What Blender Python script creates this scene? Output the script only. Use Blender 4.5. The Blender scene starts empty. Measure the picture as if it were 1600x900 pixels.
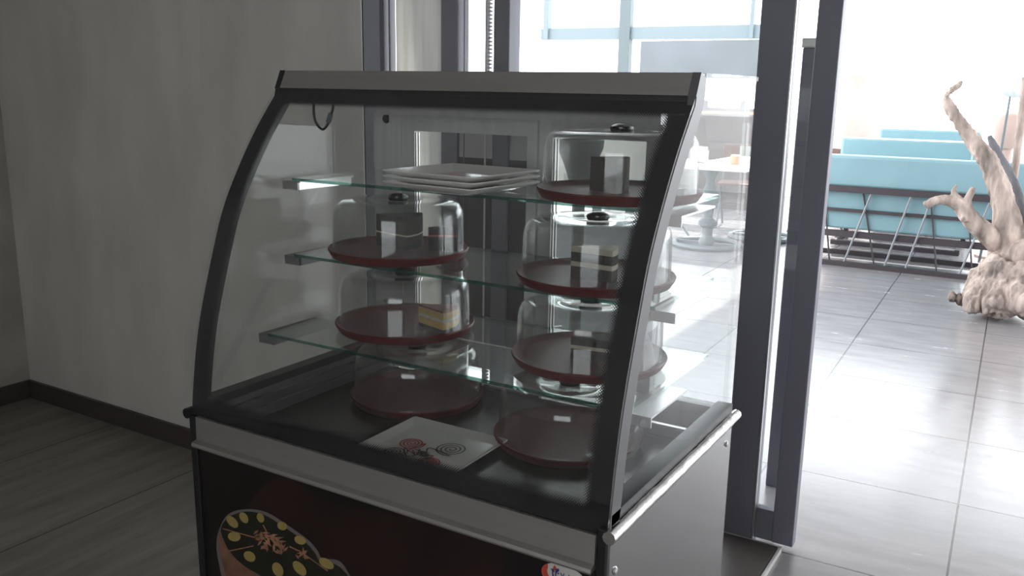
import bpy, bmesh, math, random
from mathutils import Vector, Matrix, noise
PI = math.pi
S = bpy.context.scene
COL = S.collection
random.seed(4)

# ------------------------------------------------------------------ camera
CAM = Vector((1.37763539, -1.07708522, 1.35246517))
RX = Vector((0.85545156, 0.517599, 0.01714328))
UP = Vector((-0.12736428, 0.17818221, 0.97571996))
FW = Vector((-0.50197705, 0.83686461, -0.21834987))
FPX = 1381.26
cd = bpy.data.cameras.new('camera'); cam = bpy.data.objects.new('camera', cd); COL.objects.link(cam)
cd.sensor_width = 36; cd.lens = FPX / 1600 * 36; cd.clip_start = 0.02; cd.clip_end = 200
cam.matrix_world = Matrix(((RX.x, UP.x, -FW.x, CAM.x), (RX.y, UP.y, -FW.y, CAM.y), (RX.z, UP.z, -FW.z, CAM.z), (0, 0, 0, 1)))
S.camera = cam

# ------------------------------------------------------------------ light
WORLD_STRENGTH = 2.6
SUN_STRENGTH = 5.0
w = bpy.data.worlds.new('World'); S.world = w; w.use_nodes = True
bg = w.node_tree.nodes['Background']; bg.inputs[0].default_value = (0.93, 0.965, 1.0, 1); bg.inputs[1].default_value = WORLD_STRENGTH
sd = bpy.data.lights.new('sun', 'SUN'); sun = bpy.data.objects.new('sun', sd); COL.objects.link(sun)
sd.energy = SUN_STRENGTH; sd.angle = math.radians(1.0); sd.color = (1, .97, .92)
sun.rotation_euler = Vector((0.12, -0.62, -0.80)).to_track_quat('-Z', 'Y').to_euler()
S.view_settings.view_transform = 'Standard'; S.view_settings.look = 'None'
S.view_settings.gamma = 1; S.view_settings.use_curve_mapping = False
S.view_settings.exposure = 1.2
S.cycles.max_bounces = 20; S.cycles.transparent_max_bounces = 64; S.cycles.diffuse_bounces = 6
S.cycles.glossy_bounces = 6; S.cycles.transmission_bounces = 12
S.cycles.caustics_reflective = False; S.cycles.caustics_refractive = False
S.cycles.sample_clamp_indirect = 4.0
S.cycles.use_denoising = True

# ------------------------------------------------------------------ materials
def nt(name):
    m = bpy.data.materials.new(name); m.use_nodes = True
    return m, m.node_tree.nodes, m.node_tree.links
def pbr(name, col, rough=.5, metal=0.0, spec=.5, var=0.0, scale=8.0, bump=0.0, bscale=60.0, stretch=(1, 1, 1), rvar=0.0):
    m, n, l = nt(name); b = n['Principled BSDF']
    b.inputs['Base Color'].default_value = (*col, 1); b.inputs['Roughness'].default_value = rough
    b.inputs['Metallic'].default_value = metal; b.inputs['Specular IOR Level'].default_value = spec
    tc = n.new('ShaderNodeTexCoord'); mp = n.new('ShaderNodeMapping'); mp.inputs['Scale'].default_value = stretch
    l.new(tc.outputs['Object'], mp.inputs[0])
    if var or rvar:
        no = n.new('ShaderNodeTexNoise'); no.inputs['Scale'].default_value = scale; no.inputs['Detail'].default_value = 6
        l.new(mp.outputs[0], no.inputs['Vector'])
        if var:
            r = n.new('ShaderNodeMapRange'); r.inputs[1].default_value = .3; r.inputs[2].default_value = .7
            r.inputs[3].default_value = 1 - var; r.inputs[4].default_value = 1 + var
            l.new(no.outputs[0], r.inputs[0])
            mx = n.new('ShaderNodeVectorMath'); mx.operation = 'SCALE'; mx.inputs[0].default_value = col
            l.new(r.outputs[0], mx.inputs['Scale']); l.new(mx.outputs[0], b.inputs['Base Color'])
        if rvar:
            r2 = n.new('ShaderNodeMapRange'); r2.inputs[1].default_value = .3; r2.inputs[2].default_value = .7
            r2.inputs[3].default_value = max(.02, rough - rvar); r2.inputs[4].default_value = rough + rvar
            l.new(no.outputs[0], r2.inputs[0]); l.new(r2.outputs[0], b.inputs['Roughness'])
    if bump:
        nb = n.new('ShaderNodeTexNoise'); nb.inputs['Scale'].default_value = bscale; nb.inputs['Detail'].default_value = 5
        l.new(mp.outputs[0], nb.inputs['Vector'])
        bp = n.new('ShaderNodeBump'); bp.inputs['Strength'].default_value = bump; bp.inputs['Distance'].default_value = .01
        l.new(nb.outputs[0], bp.inputs['Height']); l.new(bp.outputs[0], b.inputs['Normal'])
    return m
def thin_glass(name, tint=(.95, .97, .96), dust=.03, refl=1.0, rough=0.0, dustcol=(.7, .7, .7)):
    """see-through sheet: Schlick reflection over a tinted see-through film, with a little dust"""
    m, n, l = nt(name); n.remove(n['Principled BSDF']); out = n['Material Output']
    tr = n.new('ShaderNodeBsdfTransparent'); tr.inputs[0].default_value = (*tint, 1)
    gl = n.new('ShaderNodeBsdfGlossy'); gl.inputs['Roughness'].default_value = rough; gl.inputs[0].default_value = (1, 1, 1, 1)
    lw = n.new('ShaderNodeLayerWeight'); lw.inputs[0].default_value = .5
    p5 = n.new('ShaderNodeMath'); p5.operation = 'POWER'; p5.inputs[1].default_value = 5
    ml = n.new('ShaderNodeMath'); ml.operation = 'MULTIPLY_ADD'; ml.inputs[1].default_value = .9 * refl; ml.inputs[2].default_value = .04 * refl
    l.new(lw.outputs['Facing'], p5.inputs[0]); l.new(p5.outputs[0], ml.inputs[0])
    mx = n.new('ShaderNodeMixShader'); l.new(ml.outputs[0], mx.inputs[0]); l.new(tr.outputs[0], mx.inputs[1]); l.new(gl.outputs[0], mx.inputs[2])
    last = mx
    if dust:
        df = n.new('ShaderNodeBsdfDiffuse'); df.inputs[0].default_value = (*dustcol, 1)
        tc = n.new('ShaderNodeTexCoord'); no = n.new('ShaderNodeTexNoise'); no.inputs['Scale'].default_value = 9; no.inputs['Detail'].default_value = 6
        l.new(tc.outputs['Object'], no.inputs['Vector'])
        mm = n.new('ShaderNodeMath'); mm.operation = 'MULTIPLY'; mm.inputs[1].default_value = dust * 2; l.new(no.outputs[0], mm.inputs[0])
        m2 = n.new('ShaderNodeMixShader'); l.new(mm.outputs[0], m2.inputs[0]); l.new(mx.outputs[0], m2.inputs[1]); l.new(df.outputs[0], m2.inputs[2])
        last = m2
    l.new(last.outputs[0], out.inputs[0])
    return m
def tile_mat(name, col, grout, size, ox, oy, rot, rough, spec, streak=(1.2, 6, 1), var=.12, rows=True, gw=.0035):
    m, n, l = nt(name); b = n['Principled BSDF']
    tc = n.new('ShaderNodeTexCoord'); mp = n.new('ShaderNodeMapping')
    mp.vector_type = 'TEXTURE'; mp.inputs['Location'].default_value = (ox, oy, 0); mp.inputs['Rotation'].default_value = (0, 0, rot)
    l.new(tc.outputs['Object'], mp.inputs[0])
    sp = n.new('ShaderNodeSeparateXYZ'); l.new(mp.outputs[0], sp.inputs[0])
    facs = []
    for ax in ((0, 1) if rows else (0,)):
        md = n.new('ShaderNodeMath'); md.operation = 'PINGPONG'; md.inputs[1].default_value = size / 2
        l.new(sp.outputs[ax], md.inputs[0])
        lt = n.new('ShaderNodeMath'); lt.operation = 'LESS_THAN'; lt.inputs[1].default_value = gw; l.new(md.outputs[0], lt.inputs[0]); facs.append(lt)
    f = facs[0].outputs[0]
    if len(facs) > 1:
        mxm = n.new('ShaderNodeMath'); mxm.operation = 'MAXIMUM'; l.new(facs[0].outputs[0], mxm.inputs[0]); l.new(facs[1].outputs[0], mxm.inputs[1]); f = mxm.outputs[0]
    mp2 = n.new('ShaderNodeMapping'); mp2.inputs['Scale'].default_value = streak; l.new(mp.outputs[0], mp2.inputs[0])
    no = n.new('ShaderNodeTexNoise'); no.inputs['Scale'].default_value = 3; no.inputs['Detail'].default_value = 7; no.inputs['Roughness'].default_value = .6
    l.new(mp2.outputs[0], no.inputs['Vector'])
    r = n.new('ShaderNodeMapRange'); r.inputs[1].default_value = .3; r.inputs[2].default_value = .7; r.inputs[3].default_value = 1 - var; r.inputs[4].default_value = 1 + var
    l.new(no.outputs[0], r.inputs[0])
    vs = n.new('ShaderNodeVectorMath'); vs.operation = 'SCALE'; vs.inputs[0].default_value = col; l.new(r.outputs[0], vs.inputs['Scale'])
    mx = n.new('ShaderNodeMix'); mx.data_type = 'RGBA'; mx.inputs[7].default_value = (*grout, 1)
    l.new(f, mx.inputs[0]); l.new(vs.outputs[0], mx.inputs[6]); l.new(mx.outputs[2], b.inputs['Base Color'])
    rr = n.new('ShaderNodeMapRange'); rr.inputs[1].default_value = .3; rr.inputs[2].default_value = .7; rr.inputs[3].default_value = rough - .05; rr.inputs[4].default_value = rough + .05
    l.new(no.outputs[0], rr.inputs[0]); l.new(rr.outputs[0], b.inputs['Roughness'])
    b.inputs['Specular IOR Level'].default_value = spec
    bp = n.new('ShaderNodeBump'); bp.invert = True; bp.inputs['Strength'].default_value = .4; bp.inputs['Distance'].default_value = .002
    l.new(f, bp.inputs['Height']); l.new(bp.outputs[0], b.inputs['Normal'])
    return m
def frit_mat():
    """black printed border; dots shrink towards the inner edge (uv.y: 0 at the glass edge, 1 inside; uv.x metres along)"""
    m, n, l = nt('black_print'); n.remove(n['Principled BSDF']); out = n['Material Output']
    uv = n.new('ShaderNodeUVMap'); sp = n.new('ShaderNodeSeparateXYZ'); l.new(uv.outputs[0], sp.inputs[0])
    u = n.new('ShaderNodeMath'); u.operation = 'MULTIPLY'; u.inputs[1].default_value = 2 * PI / .0045; l.new(sp.outputs[0], u.inputs[0])
    v = n.new('ShaderNodeMath'); v.operation = 'MULTIPLY'; v.inputs[1].default_value = 2 * PI * .046 / .0045; l.new(sp.outputs[1], v.inputs[0])
    a = n.new('ShaderNodeMath'); a.operation = 'COSINE'; l.new(u.outputs[0], a.inputs[0])
    c = n.new('ShaderNodeMath'); c.operation = 'COSINE'; l.new(v.outputs[0], c.inputs[0])
    ad = n.new('ShaderNodeMath'); ad.operation = 'MULTIPLY'; l.new(a.outputs[0], ad.inputs[0]); l.new(c.outputs[0], ad.inputs[1])
    th = n.new('ShaderNodeMapRange'); th.inputs[1].default_value = .66; th.inputs[2].default_value = 1.0; th.inputs[3].default_value = -1.05; th.inputs[4].default_value = .98
    l.new(sp.outputs[1], th.inputs[0])
    gt = n.new('ShaderNodeMath'); gt.operation = 'GREATER_THAN'; l.new(ad.outputs[0], gt.inputs[0]); l.new(th.outputs[0], gt.inputs[1])
    tr = n.new('ShaderNodeBsdfTransparent')
    bl = n.new('ShaderNodeBsdfPrincipled'); bl.inputs['Base Color'].default_value = (.012, .012, .016, 1); bl.inputs['Roughness'].default_value = .3; bl.inputs['Specular IOR Level'].default_value = .15
    mx = n.new('ShaderNodeMixShader'); l.new(gt.outputs[0], mx.inputs[0]); l.new(tr.outputs[0], mx.inputs[1]); l.new(bl.outputs[0], mx.inputs[2])
    l.new(mx.outputs[0], out.inputs[0])
    return m
M = {}
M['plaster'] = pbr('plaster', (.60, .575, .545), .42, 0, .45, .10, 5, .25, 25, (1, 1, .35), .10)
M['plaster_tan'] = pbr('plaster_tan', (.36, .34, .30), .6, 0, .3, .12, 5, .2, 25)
M['ceiling'] = pbr('ceiling_paint', (.5, .49, .47), .8, 0, .2, .03)
M['skirting'] = pbr('skirting_tile', (.06, .05, .047), .4, 0, .5, .15, 6)
M['wood_tile'] = tile_mat('wood_look_tile', (.22, .203, .183), (.05, .046, .04), .62, -1.09, 0, 0, .42, .4, (5, .5, 1), .35, False, .003)
M['tile'] = tile_mat('grey_tile', (.235, .225, .232), (.05, .05, .05), .645, 1.26, 2.105, .03, .23, 1.0, (1.2, 5, 1), .1)
M['trim_light'] = pbr('light_edge_trim', (.7, .7, .68), .4, .6)
M['dark_alu'] = pbr('dark_aluminium', (.18, .18, .215), .45, .0, .5, .06, 3)
M['jamb_dark'] = pbr('charcoal_jamb', (.035, .034, .042), .5, 0, .3)
M['alu'] = pbr('aluminium', (.62, .62, .63), .3, .9, .5, .05, 4)
M['grey_panel'] = pbr('brushed_grey_panel', (.55, .55, .56), .5, .15, .5, .08, 4, 0, 60, (12, 12, .5))
M['frosted'] = None
M['board_light'] = pbr('pale_grey_board', (.42, .42, .43), .5, 0, .4, .06, 4)
M['board'] = pbr('dark_board', (.09, .088, .095), .6, 0, .4, .1, 5)
def frosted(name, col, tcol):
    m, n, l = nt(name); n.remove(n['Principled BSDF'])
    d = n.new('ShaderNodeBsdfDiffuse'); d.inputs[0].default_value = (*col, 1); t = n.new('ShaderNodeBsdfTranslucent'); t.inputs[0].default_value = (*tcol, 1)
    tc = n.new('ShaderNodeTexCoord'); mp = n.new('ShaderNodeMapping'); mp.inputs['Scale'].default_value = (14, 14, .6); no = n.new('ShaderNodeTexNoise'); no.inputs['Scale'].default_value = 4
    l.new(tc.outputs['Object'], mp.inputs[0]); l.new(mp.outputs[0], no.inputs['Vector'])
    r = n.new('ShaderNodeMapRange'); r.inputs[1].default_value = .3; r.inputs[2].default_value = .7; r.inputs[3].default_value = .25; r.inputs[4].default_value = .5; l.new(no.outputs[0], r.inputs[0])
    x = n.new('ShaderNodeMixShader'); l.new(r.outputs[0], x.inputs[0]); l.new(d.outputs[0], x.inputs[1]); l.new(t.outputs[0], x.inputs[2]); l.new(x.outputs[0], n['Material Output'].inputs[0])
    return m
M['frosted'] = frosted('frosted_panel', (.5, .5, .5), (.75, .75, .72))
M['pane'] = thin_glass('window_pane', (.97, .98, .98), .003)
M['curved_glass'] = thin_glass('curved_glass', (.97, .975, .97), .010, .75)
M['side_glass'] = thin_glass('side_glass', (.96, .97, .97), .006, .36)
M['shelf_glass'] = thin_glass('shelf_glass', (.93, .96, .94), .03, 1.0)
M['glass_edge'] = thin_glass('green_glass_edge', (.22, .42, .36), .3, .5, 0, (.04, .15, .12))
M['acrylic'] = thin_glass('clear_acrylic', (.90, .905, .90), .025, .75, .03)
M['frit'] = frit_mat()
M['steel'] = pbr('brushed_steel', (.42, .40, .38), .42, .75, .5, .04, 3, 0, 60, (1, 30, 30))
M['steel_side'] = pbr('polished_steel', (.34, .335, .335), .16, .8, .5, .08, 3, .03, 9)
M['chrome'] = pbr('wrinkled_chrome', (.75, .74, .73), .2, .95, .5, .08, 30, .25, 45)
M['edge_grey'] = pbr('grey_edge_profile', (.13, .128, .135), .4, .2)
M['black'] = pbr('black_plastic', (.014, .014, .016), .4)
M['black_panel'] = pbr('black_print_panel', (.012, .010, .010), .35, 0, .4, .3, 4)
M['brown_print'] = pbr('brown_print', (.022, .012, .011), .4, 0, .4, .35, 6)
M['well'] = pbr('dark_well_liner', (.05, .047, .045), .25, .4, .5, .1, 4)
M['tray_red'] = pbr('dark_red_plastic', (.10, .012, .016), .5, 0, .25, .1, 8)
M['knob'] = pbr('black_knob', (.012, .012, .012), .25)
M['china'] = pbr('white_china', (.74, .73, .71), .15, 0, .5)
M['print_red'] = pbr('red_glaze', (.42, .035, .03), .3)
M['print_black'] = pbr('black_glaze', (.03, .022, .02), .3)
M['choc'] = pbr('chocolate_cake', (.018, .011, .010), .8, 0, .3, .4, 40, .5, 60)
M['cream'] = pbr('cream', (.62, .55, .44), .6, 0, .3, .12, 30, .3, 60)
M['yellow_cake'] = pbr('yellow_sponge', (.62, .42, .14), .75, 0, .3, .12, 40, .4, 80)
M['red_glaze'] = pbr('berry_glaze', (.25, .03, .04), .3)
M['teal'] = pbr('turquoise_vinyl', (.19, .32, .36), .45, 0, .4, .05, 3)
M['bench_steel'] = pbr('dark_bench_steel', (.05, .042, .048), .5, .3, .5)
M['rod'] = pbr('steel_rod', (.20, .21, .225), .5, .3)
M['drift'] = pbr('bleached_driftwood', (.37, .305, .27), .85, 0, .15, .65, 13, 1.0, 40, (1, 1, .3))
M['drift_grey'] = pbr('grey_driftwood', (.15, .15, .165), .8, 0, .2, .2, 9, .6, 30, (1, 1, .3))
M['white_paint'] = pbr('white_table_paint', (.85, .86, .86), .3)
M['iron'] = pbr('grey_green_iron', (.115, .14, .15), .5, .2)
M['chair_brown'] = pbr('brown_chair_seat', (.10, .05, .04), .5)
M['render_white'] = pbr('white_render', (.85, .84, .82), .8)
M['peach'] = pbr('peach_terracotta', (.50, .37, .33), .8, 0, .2, .06)
M['pale_teal_paint'] = pbr('pale_teal_paint', (.17, .215, .235), .5)
M['slate'] = pbr('slate_sheet', (.15, .165, .18), .6, 0, .4, .08, 2)
M['grey_wall'] = pbr('grey_low_wall', (.66, .66, .64), .7, 0, .3, .06, 3)
M['grey_pot'] = pbr('grey_green_pot', (.05, .06, .06), .6, 0, .2, .06, 5)
M['fence'] = pbr('brown_parapet', (.10, .085, .085), .7, 0, .3, .1, 5)
M['orange_wood'] = pbr('orange_wood_rail', (.45, .20, .10), .5)
M['paper_white'] = pbr('white_print', (.55, .53, .50), .5)
M['halo'] = pbr('white_halo_print', (.14, .125, .115), .5)
M['cake_dark'] = pbr('printed_chocolate', (.018, .018, .012), .4, 0, .4, .3, 20)
M['cake_side'] = pbr('printed_cake_side', (.17, .085, .055), .4, 0, .4, .35, 25)
M['egg'] = pbr('printed_yellow_sweet', (.30, .225, .075), .4, 0, .4, .12, 30)
M['pink_print'] = pbr('printed_pink_curls', (.30, .15, .09), .4, 0, .4, .4, 60)
M['blue_print'] = pbr('blue_print', (.04, .04, .13), .4)
M['red_print'] = pbr('red_sticker_print', (.50, .07, .05), .4)

# ------------------------------------------------------------------ helpers
def link(name, bm, mats, parent=None, smooth=False, recalc=True):
    if recalc: bmesh.ops.recalc_face_normals(bm, faces=bm.faces)
    me = bpy.data.meshes.new(name); bm.to_mesh(me); bm.free()
    for mm in (mats if isinstance(mats, (list, tuple)) else [mats]): me.materials.append(mm)
    if smooth:
        for p in me.polygons: p.use_smooth = True
        try: me.set_sharp_from_angle(angle=math.radians(42))
        except Exception: pass
    o = bpy.data.objects.new(name, me); COL.objects.link(o)
    if parent is not None: o.parent = parent
    return o
def tag(o, label=None, cat=None, group=None, kind=None):
    if label: o['label'] = label
    if cat: o['category'] = cat
    if group: o['group'] = group
    if kind: o['kind'] = kind
    return o
def thing(name, loc, label, cat, group=None, rz=0, kind=None):
    o = bpy.data.objects.new(name, None); COL.objects.link(o); o.location = loc; o.rotation_euler = (0, 0, rz); o.empty_display_size = .05
    return tag(o, label, cat, group, kind)
def copy_tree(o, parent=None):
    c = o.copy(); COL.objects.link(c)
    if parent is not None: c.parent = parent
    for ch in list(o.children): copy_tree(ch, c)
    return c
def box(bm, x0, x1, y0, y1, z0, z1, bev=0.0, mi=0, rot=None):
    r = bmesh.ops.create_cube(bm, size=1)
    vs = r['verts']
    for v in vs:
        v.co = Vector((x0 + (v.co.x + .5) * (x1 - x0), y0 + (v.co.y + .5) * (y1 - y0), z0 + (v.co.z + .5) * (z1 - z0)))
    fs = list({f for v in vs for f in v.link_faces})
    for f in fs: f.material_index = mi
    if bev:
        es = list({e for v in vs for e in v.link_edges})
        rr = bmesh.ops.bevel(bm, geom=es, offset=bev, segments=2, profile=.5, affect='EDGES')
        for f in rr['faces']: f.material_index = mi
def nbox(name, dims, mat, parent=None, bev=.0):
    bm = bmesh.new(); box(bm, *dims, bev=bev); return link(name, bm, mat, parent)
def prism_x(bm, outline, x0, x1, mi=0):
    """outline of (y, z) pushed along x"""
    a = [bm.verts.new((x0, y, z)) for y, z in outline]; b = [bm.verts.new((x1, y, z)) for y, z in outline]
    n = len(outline); fs = [bm.faces.new(a), bm.faces.new(b[::-1])]
    for i in range(n): fs.append(bm.faces.new((a[i], b[i], b[(i + 1) % n], a[(i + 1) % n])))
    for f in fs: f.material_index = mi
def lathe(bm, prof, seg=48, c=(0, 0, 0), mi=0, closed=False):
    rings = []
    for r, z in prof:
        if r < 1e-6: rings.append([bm.verts.new((c[0], c[1], c[2] + z))])
        else: rings.append([bm.verts.new((c[0] + r * math.cos(2 * PI * i / seg), c[1] + r * math.sin(2 * PI * i / seg), c[2] + z)) for i in range(seg)])
    pairs = list(zip(rings, rings[1:])) + ([(rings[-1], rings[0])] if closed else [])
    for a, b in pairs:
        for i in range(seg):
            j = (i + 1) % seg
            if len(a) == 1 and len(b) == 1: continue
            if len(a) == 1: f = bm.faces.new((a[0], b[i], b[j]))
            elif len(b) == 1: f = bm.faces.new((a[i], b[0], a[j]))
            else: f = bm.faces.new((a[i], a[j], b[j], b[i]))
            f.material_index = mi
def tube(bm, pts, rad, seg=8, mi=0, closed=False, flat=None):
    pts = [Vector(p) for p in pts]; n = len(pts); rings = []
    rad = rad if isinstance(rad, (list, tuple)) else [rad] * n
    prev = None
    for i, p in enumerate(pts):
        if closed: t = (pts[(i + 1) % n] - pts[i - 1])
        else: t = pts[min(i + 1, n - 1)] - pts[max(i - 1, 0)]
        t.normalize()
        if prev is None:
            a = Vector((0, 0, 1)) if abs(t.z) < .9 else Vector((1, 0, 0))
            u = t.cross(a).normalized()
        else: u = (prev - t * prev.dot(t)).normalized()
        prev = u; v = t.cross(u)
        rings.append([bm.verts.new(p + (u * math.cos(2 * PI * k / seg) + v * math.sin(2 * PI * k / seg)) * rad[i]) for k in range(seg)])
    for i in range(n if closed else n - 1):
        a, b = rings[i], rings[(i + 1) % n]
        for k in range(seg):
            f = bm.faces.new((a[k], a[(k + 1) % seg], b[(k + 1) % seg], b[k])); f.material_index = mi
    if not closed:
        for rg in (rings[0][::-1], rings[-1]):
            f = bm.faces.new(rg); f.material_index = mi
def spline(pts, per=8):
    """Catmull-Rom through tuples of any length"""
    out = []; n = len(pts); d = len(pts[0])
    for i in range(n - 1):
        p0, p1, p2, p3 = pts[max(i - 1, 0)], pts[i], pts[i + 1], pts[min(i + 2, n - 1)]
        for k in range(per):
            t = k / per
            out.append(tuple(.5 * ((2 * p1[c]) + (-p0[c] + p2[c]) * t + (2 * p0[c] - 5 * p1[c] + 4 * p2[c] - p3[c]) * t * t + (-p0[c] + 3 * p1[c] - 3 * p2[c] + p3[c]) * t ** 3) for c in range(d)))
    out.append(tuple(pts[-1])); return out
def at(px, py, ax, val):
    """the point of the plane (axis ax = val) that the photo shows at pixel (px, py)"""
    d = RX * ((px - 800) / FPX) + UP * ((450 - py) / FPX) + FW
    return CAM + d * ((val - CAM[ax]) / d[ax])

# ------------------------------------------------------------------ room shell
def struct(name, bm, mat, parent=None, label=None):
    o = link(name, bm, mat, parent)
    if parent is None: tag(o, label, None, None, 'structure')
    return o
def sbox(name, dims, mat, label=None, bev=0):
    bm = bmesh.new(); box(bm, *dims, bev=bev); return struct(name, bm, mat, None, label)
sbox('floor_terrace', (-9, 6, -3.6, 14, -.1, 0), M['tile'], 'grey tiled terrace floor beyond the sliding door')
sbox('floor', (-2.29, .826, -3.6, 1.440, .0, .014), M['wood_tile'], 'dark wood-look floor of the room with the case')
bm = bmesh.new(); box(bm, .826, .833, -3.6, 1.447, 0, .017); box(bm, .56, .826, 1.440, 1.447, 0, .017)
struct('trim_1', bm, M['trim_light'], None, 'pale metal edging strip of the dark floor')
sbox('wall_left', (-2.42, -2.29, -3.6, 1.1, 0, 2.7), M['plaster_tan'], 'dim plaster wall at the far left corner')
bm = bmesh.new(); box(bm, -2.42, -.384, .982, 1.06, 0, 2.7); box(bm, -.95, -.79, 1.06, 1.50, 0, 2.7)
struct('wall_back', bm, M['plaster'], None, 'grey plaster wall behind the pastry case')
bm = bmesh.new(); box(bm, -.384, -.380, .986, 1.06, 0, 2.7)
struct('trim_2', bm, M['jamb_dark'], None, 'dark metal edge strip closing the grey wall')
sbox('baseboard_back', (-2.29, -.384, .968, .982, .014, .092), M['skirting'], 'dark skirting along the grey wall')
sbox('baseboard_left', (-2.29, -2.276, -3.6, .968, .014, .092), M['skirting'], 'dark skirting along the dim left wall')
sbox('ceiling', (-2.42, 3.3, -3.7, 1.62, 2.7, 2.8), M['ceiling'], 'ceiling of the room')
sbox('wall_right', (3.2, 3.32, -3.7, 1.5, 0, 2.7), M['plaster'], 'plaster wall on the right of the room')
bm = bmesh.new(); box(bm, -2.42, .9, -3.72, -3.6, 0, 2.7); box(bm, .9, 2.9, -3.72, -3.6, 0, .9); box(bm, .9, 2.9, -3.72, -3.6, 2.2, 2.7); box(bm, 2.9, 3.32, -3.72, -3.6, 0, 2.7)  # opening out of view, added to give the case front some fill
struct('wall_rear', bm, M['plaster'], None, 'plaster wall behind the viewer with an opening added for fill light')
sbox('ceiling_shade', (-.75, 5.2, 1.62, 8.3, 2.75, 2.85), M['ceiling'], 'unseen flat canopy added to shade the near terrace')  # out of view; added and sized to keep sun off the near tiles

sbox('trim_3', (.38, .822, .98, 1.436, .014, .018), M['skirting'], 'thin dark sheet on the floor at the foot of the door')  # thin dark sheet laid over the floor corner by the door
# glazed partition beside the wall: door_1 fixed, door_2 the slid-open leaf
d1 = thing('door_1', (0, 0, 0), 'dark aluminium glazed partition behind the pastry case', None, None, 0, 'structure')
Y0, Y1 = 1.45, 1.50
H = 2.69
for i, (x0, x1) in enumerate(((-.79, -.683), (-.436, -.368), (-.226, -.165))):
    nbox('frame_post', (x0, x1, Y0, Y1 + .02, 0, H), M['dark_alu'], d1, .003)
bm = bmesh.new(); box(bm, .645, .738, Y0, Y1 + .01, 0, H, .004); link('door_jamb', bm, M['dark_alu'], d1)
bm = bmesh.new(); box(bm, .738, .742, Y0 - .002, Y0 + .012, .0, H); link('bright_strip', bm, M['alu'], d1)  # thin bright strip down the right edge of the jamb
bm = bmesh.new(); box(bm, -.664, -.657, Y0 + .004, Y0 + .03, 0, H); link('glazing_bead', bm, M['dark_alu'], d1)
bm = bmesh.new(); box(bm, -.634, -.436, Y0 + .008, Y0 + .03, 0, H); link('door_panel', bm, M['frosted'], d1)
bm = bmesh.new(); box(bm, -.349, -.345, Y0 + .01, Y0 + .03, 0, H); link('glazing_bead', bm, M['dark_alu'], d1)
bm = bmesh.new()
box(bm, -.264, -.257, Y0 + .01, Y0 + .03, 0, H)
for k in range(70): box(bm, -.254, -.243, Y0 + .012, Y0 + .022, 1.3 + k * .012, 1.306 + k * .012)
link('brush_strip', bm, M['grey_panel'], d1)
bm = bmesh.new(); box(bm, -.79, .738, Y0, Y1, 2.55, 2.69); link('head_rail', bm, M['dark_alu'], d1)
bm = bmesh.new(); box(bm, -.368, -.03, Y0 + .012, Y0 + .03, .08, 1.125); link('kick_panel', bm, M['board'], d1)
bm = bmesh.new(); box(bm, -.368, -.03, Y0 + .012, Y0 + .03, 1.125, 1.33); link('grey_panel', bm, M['board_light'], d1)
bm = bmesh.new(); box(bm, -.79, .645, Y0 + .005, Y1 - .005, .0, .08); link('sill_rail', bm, M['dark_alu'], d1)
bm = bmesh.new(); box(bm, -.368, .645, Y0 + .034, Y0 + .040, .08, 2.55); link('glass_pane', bm, M['pane'], d1)
d2 = thing('door_2', (0, 0, 0), 'slid-open leaf of the dark glazed door beside the terrace', None, None, 0, 'structure')
nbox('door_stile', (.796, .860, Y0 + .01, Y0 + .05, .016, 2.6), M['dark_alu'], d2, .003)
nbox('door_rail', (.742, .796, Y0 + .014, Y0 + .046, .016, .115), M['dark_alu'], d2, .002)
nbox('door_rail', (.742, .796, Y0 + .014, Y0 + .046, 2.5, 2.6), M['dark_alu'], d2, .002)
bm = bmesh.new(); box(bm, .742, .797, Y0 + .027, Y0 + .033, .115, 2.5); link('glass_pane', bm, M['pane'], d2)

# ------------------------------------------------------------------ display case
case = thing('display_case', (.45, .29, .014), 'curved-glass pastry display case with black printed front panel', 'display case')
case_inv = Matrix.Translation((-.45, -.29, -.014))
def cp(name, bm, mats, parent=None, smooth=False):
    """a part given in room coordinates, hung under the case"""
    bmesh.ops.transform(bm, matrix=case_inv, verts=bm.verts)
    return link(name, bm, mats, parent if parent is not None else case, smooth)
W = .9
PROF = spline([(0, .722), (.004, .76), (.0185, .85), (.038, .93), (.0775, 1.05), (.107, 1.125), (.150, 1.2), (.200, 1.273), (.262, 1.348)], 5)
def offs(prof, d):
    out = []
    for i, (y, z) in enumerate(prof):
        a = prof[max(i - 1, 0)]; b = prof[min(i + 1, len(prof) - 1)]
        t = Vector((b[0] - a[0], b[1] - a[1])).normalized()
        out.append((y + t.y * d, z - t.x * d))
    return out
# lower body
bm = bmesh.new(); box(bm, .012, .888, .012, .575, .10, .672); cp('body', bm, M['black'])
bm = bmesh.new(); box(bm, .03, .87, .05, .56, .0, .10); cp('plinth', bm, M['black'])
bm = bmesh.new(); box(bm, .018, .882, .003, .012, .105, .664); fp = cp('front_panel', bm, M['black_panel'])
bm = bmesh.new(); box(bm, 0, .018, -.002, .587, .10, .722, .003); cp('side_panel', bm, M['black'])
bm = bmesh.new(); box(bm, .886, .9, .010, .587, .10, .716, .002); sp_ = cp('side_panel', bm, M['steel_side']); sp_['label'] = 'polished steel side panel'
bm = bmesh.new(); box(bm, .884, .9015, -.003, .010, .10, .735, .003); cp('corner_post', bm, M['black'])
for y, z in ((.556, .675), (.032, .655)):
    bm = bmesh.new(); lathe(bm, [(0, .004), (.005, .003), (.007, 0)], 16)
    bmesh.ops.transform(bm, matrix=Matrix.Translation((.9, y, z)) @ Matrix.Rotation(PI / 2, 4, 'Y'), verts=bm.verts); cp('screw', bm, M['alu'], None, True)
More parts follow.
